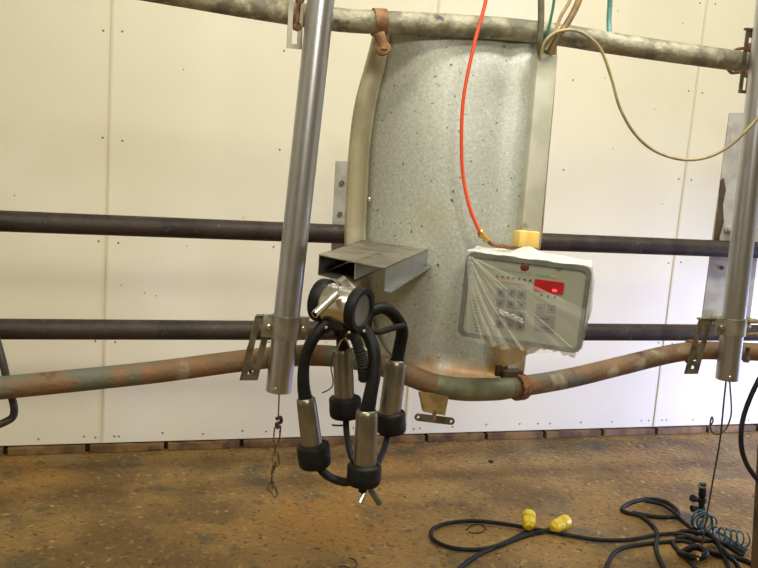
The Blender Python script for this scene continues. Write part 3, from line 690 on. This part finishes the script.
K().lathe(a, dd, [(0, 0), (0, .0058), (dd.length, .0058), (dd.length, .0042), (dd.length-.01, .004), (dd.length-.01, 0)], 20).build('bright_nipple', M['bright'], cluster)
a, b_ = at(369, 487, YC-.03), at(379.5, 503, YC-.02); dd = b_-a
K().lathe(a, dd, [(0, 0), (0, .0066), (dd.length, .0066), (dd.length, .0046), (dd.length-.01, .004), (dd.length-.01, 0)], 20).build('dark_nipple', M['greyhose'], cluster)
hose([(334, 352, YC+.05), (331, 366, YC+.05), (333, 380, YC+.05), (331, 388, YC+.05), (322, 393, YC+.05)], .7, 'safety_wire', 'blackrod')
hose([(349, 424.5, YC+.1), (340, 425.5, YC+.1), (332, 425, YC+.1)], 1.0, 'wire_end', 'blackrod')
K().tube([at(337, 350, YC+.055), at(341, 341, YC+.045), at(345, 338, YC+.045), at(350, 349, YC+.055)], .0022, 8).build('wire_bail', M['steel'], cluster)
# ---------------------------------------------------------------- chain below the left tube
ch = thing('hanging_chain', 'short tarnished chain on a cord hanging from the left tube end', 'chain', at(273, 495, YT))
K().tube([at(279.5, 383, YT), at(278.8, 405, YT), at(278.2, 420, YT)], .0016, 8).build('cord', M['blackrod'], ch)
kn = K(); kn.tube([at(276, 419, YT), at(280.5, 417.5, YT-.004), at(281, 422, YT), at(276.5, 424, YT-.004), at(278, 428, YT)], .0042, 10); kn.build('knot', M['blackrod'], ch)
def link(c, L_, W2, tilt, az_, rr=.0021):
    a_ = (Z*math.cos(tilt)+X*math.sin(tilt)).normalized(); b2 = (X*math.cos(az_)+Y3*math.sin(az_)); b2 = (b2-a_*b2.dot(a_)).normalized()
    pts = []
    for k in range(16):
        q_ = 2*math.pi*k/16; pts.append(c+a_*(math.sin(q_)*W2+(L_/2-W2)*(1 if math.sin(q_) > 0 else -1))+b2*math.cos(q_)*W2)
    return K().tube(pts, rr, 8, closed=True, n=3).build('chain_link', M['chain'], ch)
for (px, py, L_, W2, ti, az_) in ((277, 434, .040, .0075, .05, .2), (275.5, 448, .036, .007, .02, 1.3), (275.8, 459, .034, .008, -.2, .3), (273.5, 468, .030, .007, .2, 1.0), (270.5, 486, .024, .006, .1, .5), (274, 491, .03, .007, -.4, .6)):
    link(at(px, py, YT), L_, W2, ti, az_)
K().tube([at(273, 466, YT), at(271.8, 478, YT), at(271, 484, YT)], .0018, 8).build('cord_end', M['blackrod'], ch)
# ---------------------------------------------------------------- cord below the right tube
cr = thing('pull_cord', 'thin dark cord looping out of the right tube end to the floor', 'cord', atz(706, 515, .0))
K().tube([at(727, 372, YT), at(724, 400, YT), at(720, 440, YT), at(713, 480, YT), at(706, 520, YT+.01), at(702, 545, YT+.02)], .0024, 8).build('cord', M['blackrod'], cr)
K().tube([at(729, 374, YT+.005), at(731, 400, YT+.005), at(731, 415, YT), at(727, 427, YT), at(721, 433, YT), at(714, 434, YT), at(710.5, 428, YT), at(710.5, 421, YT), at(712, 417, YT), at(713, 421, YT), at(711, 425, YT)], .0022, 8).build('cord_loop', M['blackrod'], cr)
# ---------------------------------------------------------------- post and hose at lower right
YP = 1.72
a, b_ = at(764, 455, YP), at(762, 600, YP)
pa, pb = at(774, 380, YP), at(761, 600, YP)
dpp = (pb-pa)/(pb.z-pa.z); bot_ = pa+dpp*(0-pa.z); top_ = pa+dpp*(.53-pa.z)
tag(K().tube([bot_, top_], .030, 20, smooth=False).build('floor_post', M['post']), 'brown rusted post standing at the lower right corner', 'post')
cable('black_hose', [at(790, 330, 1.70), at(770, 362, 1.70), at(756, 385, 1.70), at(744, 415, 1.70), at(741, 440, 1.69), at(745, 460, 1.68), at(756, 478, 1.66), at(780, 505, 1.64)], .0062, 'rubber', 'black hose curving in at the right edge above the floor post', 'hose')
# ---------------------------------------------------------------- cords on the floor
def fcord(name, pxs, rr, mt, lab, cat='power cord', parent=None, lift=0):
    pts = []
    for i, p in enumerate(pxs):
        z_ = (p[2] if len(p) > 2 else 0)+rr*.96+lift; pts.append(atz(p[0], p[1], z_))
    o = MB().tube(pts, rr, 12).build(name, M[mt], parent)
    return tag(o, lab, cat) if not parent else o
ext = thing('extension_cord', 'dark green extension cord looped on the floor with a yellow socket', 'power cord', atz(529, 530, 0))
fcord('cord', [(455, 572), (470, 560), (484, 552), (500, 545), (515, 538), (529, 530)], .0074, 'cord', '', parent=ext)
def plug(px0, px1, base_mt, root, name, face=False, up=.02):
    a_, b2 = atz(*px0, .026), atz(*px1, .026+up); dd_ = b2-a_; L_ = dd_.length
    o = MB().lathe(a_, dd_, [(0, 0), (0, .011), (.008, .016), (.012, .021), (L_*.6, .022), (L_*.62, .0205), (L_*.66, .0235), (L_*.95, .0235), (L_, .021), (L_, 0)], 24).build(name, M['yellow'], root)
    if face: MB().lathe(b2, dd_, [(0, 0), (.0, .017), (.002, .016), (.002, 0)], 24).build('socket_face', M['yface'], o)
    return o
plug((529, 528), (528.5, 514), 'yellow', ext, 'yellow_socket')
ext2 = thing('extension_cord', 'dark cord loop on the floor ending in a tipped yellow plug', 'power cord', atz(552, 530, 0))
fcord('cord', [(554, 527), (543, 531.5), (530, 534), (515, 539), (500, 545), (483, 549), (465, 549.5), (447, 546.5), (434, 540), (431, 533), (436, 527), (452, 522.5), (476, 521), (505, 524), (530, 528.5, .006), (550, 531.5), (576, 536.5), (600, 540), (630, 539.5), (659, 534.5), (680, 534), (697, 540)], .0068, 'cord', '', parent=ext2, lift=.004)
plug((552, 528), (567, 521), 'yellow', ext2, 'yellow_plug', True, .005)
fcord('rubber_hose', [(603, 576), (608, 563), (615, 552), (626, 547), (645, 544), (664, 542), (684, 541), (696, 546)], .0068, 'cord', 'dark cord curving from the bottom edge to the pile of hoses', 'cord')
fcord('looped_cord', [(668, 575), (660, 560), (656, 547), (657, 532), (648, 521), (638, 515), (628, 513), (622, 510), (626, 505), (638, 500.5), (652, 499), (666, 502), (676, 509), (678, 515), (668, 517), (650, 516), (632, 512.5)], .0074, 'cord', 'dark cord making a flat oval loop left of the hose pile', 'cord')
fcord('rubber_hose', [(645, 501, .008), (660, 504, .008), (672, 511, .008), (682, 520), (690, 527), (697, 534)], .0068, 'rubber', 'black hose leading from the oval loop into the hose pile', 'hose')
# coiled pile of lines around the foot of the cord
cx, cy = 704, 523
pile = thing('coiled_air_line', 'small coiled blue air line standing on the floor under the cord', 'hose', atz(704, 535, 0))
pts = []
c_ = at(703, 521, atz(703, 538, 0).y)
for k in range(60):
    q_ = 2*math.pi*k/15; pts.append(c_+X*math.cos(q_)*(.030+.004*math.sin(k*.7))+Z*math.sin(q_)*.030+Y3*(-.03+.001*k))
MB().tube(pts, .0032, 8, n=3).build('coil', M['bluehose'], pile)
pts = []
s0 = atz(716, 534, .027); s1 = atz(746, 540, .027); NT = 5; 
for k in range(NT*12+1):
    q_ = 2*math.pi*k/12; t_ = k/(NT*12); pts.append(s0.lerp(s1, t_)+Z*math.cos(q_)*.024+Y3*math.sin(q_)*.024)
MB().tube(pts, .0030, 8, n=3).build('spring_coil', M['bluehose'], pile)
MB().tube([atz(707, 533, .02), atz(716, 532, .01), atz(727, 537, .008), atz(740, 546, .008), atz(747, 550, .008)], .0048, 8).build('lead', M['bluehose'], pile)
# valve fitting standing at the top of the pile
vf = thing('valve_fitting', 'black valve fitting standing on the floor behind the blue coil', 'valve', atz(702, 515, 0))
Yv = atz(700, 518, 0).y
q = MB(); a = at(701, 516, Yv-.0); b_ = at(703, 484, Yv)
q.lathe(a, b_-a, [(0, 0), (0, .014), (.03, .014), (.032, .011), (.05, .011), (.052, .015), (.066, .015), (.068, .008), (.078, .014), ((b_-a).length, .012), ((b_-a).length, 0)], 20); q.build('valve_body', M['rubber2'], vf)
q = MB(); q.lathe(at(697, 500, Yv), at(690, 497, Yv)-at(697, 500, Yv), [(0, 0), (0, .008), (.012, .008), (.013, .013), (.024, .013), (.024, 0)], 16)
q.lathe(at(697, 508, Yv), at(690, 509, Yv)-at(697, 508, Yv), [(0, 0), (0, .008), (.012, .008), (.013, .012), (.022, .012), (.022, 0)], 16); q.build('side_port', M['rubber2'], vf)
MB().lathe(at(702, 486, Yv), (-.2, -.3, 1), [(0, .007), (0, .015), (.005, .015), (.005, .007)], 20).build('cap_ring', M['frame'], vf)
fcord('rubber_hose', [(674, 534), (684, 531, .006), (697, 533, .012), (710, 536, .012), (722, 543), (735, 551), (742, 556)], .0068, 'rubber', 'black hose lying across the front of the blue coil', 'hose')
fcord('rubber_hose', [(672, 541), (676, 548), (686, 558), (694, 566), (700, 578)], .0075, 'rubber', 'black hose leaving the pile towards the bottom edge', 'hose')
fcord('rubber_hose', [(684, 553), (694, 548, .01), (706, 551, .012), (718, 555), (732, 557), (748, 562), (764, 572)], .0085, 'rubber', 'black hose running from the pile front to the right corner', 'hose')
fcord('rubber_hose', [(712, 540, .012), (722, 548, .016), (730, 557, .02), (738, 566), (744, 576)], .0070, 'rubber', 'thin black hose slanting down right of the pile', 'hose')
fcord('rubber_hose', [(679, 552), (688, 556, .010), (700, 558, .012), (706, 553, .02), (698, 547, .02), (688, 549, .014), (680, 554)], .0095, 'rubber', 'short thick black hose curled at the front of the pile', 'hose')
fcord('rubber_hose', [(676, 538), (688, 537, .008), (700, 541, .02), (714, 541, .02), (728, 545, .004), (744, 553)], .0075, 'rubber', 'black hose crossing the middle of the pile in front of the valve', 'hose')
fcord('rubber_hose', [(690, 529), (702, 529, .016), (714, 538, .03), (722, 553, .01), (728, 566), (731, 578)], .0065, 'rubber', 'black hose bending from the blue coil foot down to the bottom edge', 'hose')
kk = thing('brass_connector', 'small brass connector hanging at the front of the hose pile', 'connector', atz(698, 566, 0))
MB().lathe(atz(699, 553, .03), atz(696, 566, .01)-atz(699, 553, .03), [(0, 0), (0, .006), (.01, .006), (.011, .009), (.02, .009), (.021, .005), (.035, .005), (.035, 0)], 12).build('connector_body', M['brass'], kk)
# small scraps on the floor
fcord('wire_scrap', [(466, 530), (472, 525.5), (480, 524.5), (485, 528), (482, 532), (474, 533), (469, 532)], .0022, 'blackrod', 'small curl of wire on the floor inside the cord loop', 'wire')
fcord('wire_scrap', [(338, 567), (345, 566), (351, 568.5), (357, 565), (355, 560), (350, 558)], .0020, 'blackrod', 'small bent wire scrap on the floor below the teat cups', 'wire')
tg = MB(); tg.lathe(atz(491, 462, .0), (0, 0, 1), [(0, 0), (0, .012), (.005, .010), (.008, 0)], 9); tag(tg.build('pebble', M['gap']), 'dark pebble on the floor below the two-hole bar', 'stone')
# ---------------------------------------------------------------- lights
def area(name, loc, target, sx, sy, power, col):
    l = D2.lights.new(name, 'AREA'); l.shape = 'RECTANGLE'; l.size = sx; l.size_y = sy; l.energy = power; l.color = col
    o = D2.objects.new(name, l); COL.objects.link(o); o.location = loc
    o.rotation_euler = (V(target)-V(loc)).to_track_quat('-Z', 'Z').to_euler(); return o
area('ceiling_lamp', (1.7, 1.4, 2.82), (1.8, 2.6, .6), 2.4, .25, 49, (1, .97, .90))
area('ceiling_lamp', (-.7, .6, 2.82), (-.5, 1.2, 0), 1.8, .25, 30, (1, .92, .72))
dl = area('doorway_daylight', (XR+.02, 2.3, .35), (1.7, 3.27, .05), .7, .7, 17, (.46, .52, 1)); dl.data.spread = math.radians(80)
area('camera_side_lamp', (.2, -.9, 2.3), (.9, 2.0, .9), .6, .4, 22, (1, .95, .82))
wd = D2.worlds.new('world'); SC.world = wd; wd.use_nodes = True; wd.node_tree.nodes['Background'].inputs[0].default_value = (.75, .82, 1, 1); wd.node_tree.nodes['Background'].inputs[1].default_value = .6
SC.view_settings.view_transform = 'Standard'; SC.view_settings.look = 'None'; SC.view_settings.exposure = .34; SC.view_settings.gamma = 1
SC.view_settings.use_curve_mapping = False
for o in list(COL.objects):
    k = o.name.split('.')[0]
    if o.parent is None and k == 'rubber_hose': o['group'] = 'dark hoses piled on the floor'
    if o.parent is None and k == 'extension_cord': o['group'] = 'cords with yellow ends on the floor'
    if o.parent is None and k == 'wire_scrap': o['group'] = 'wire scraps on the floor'
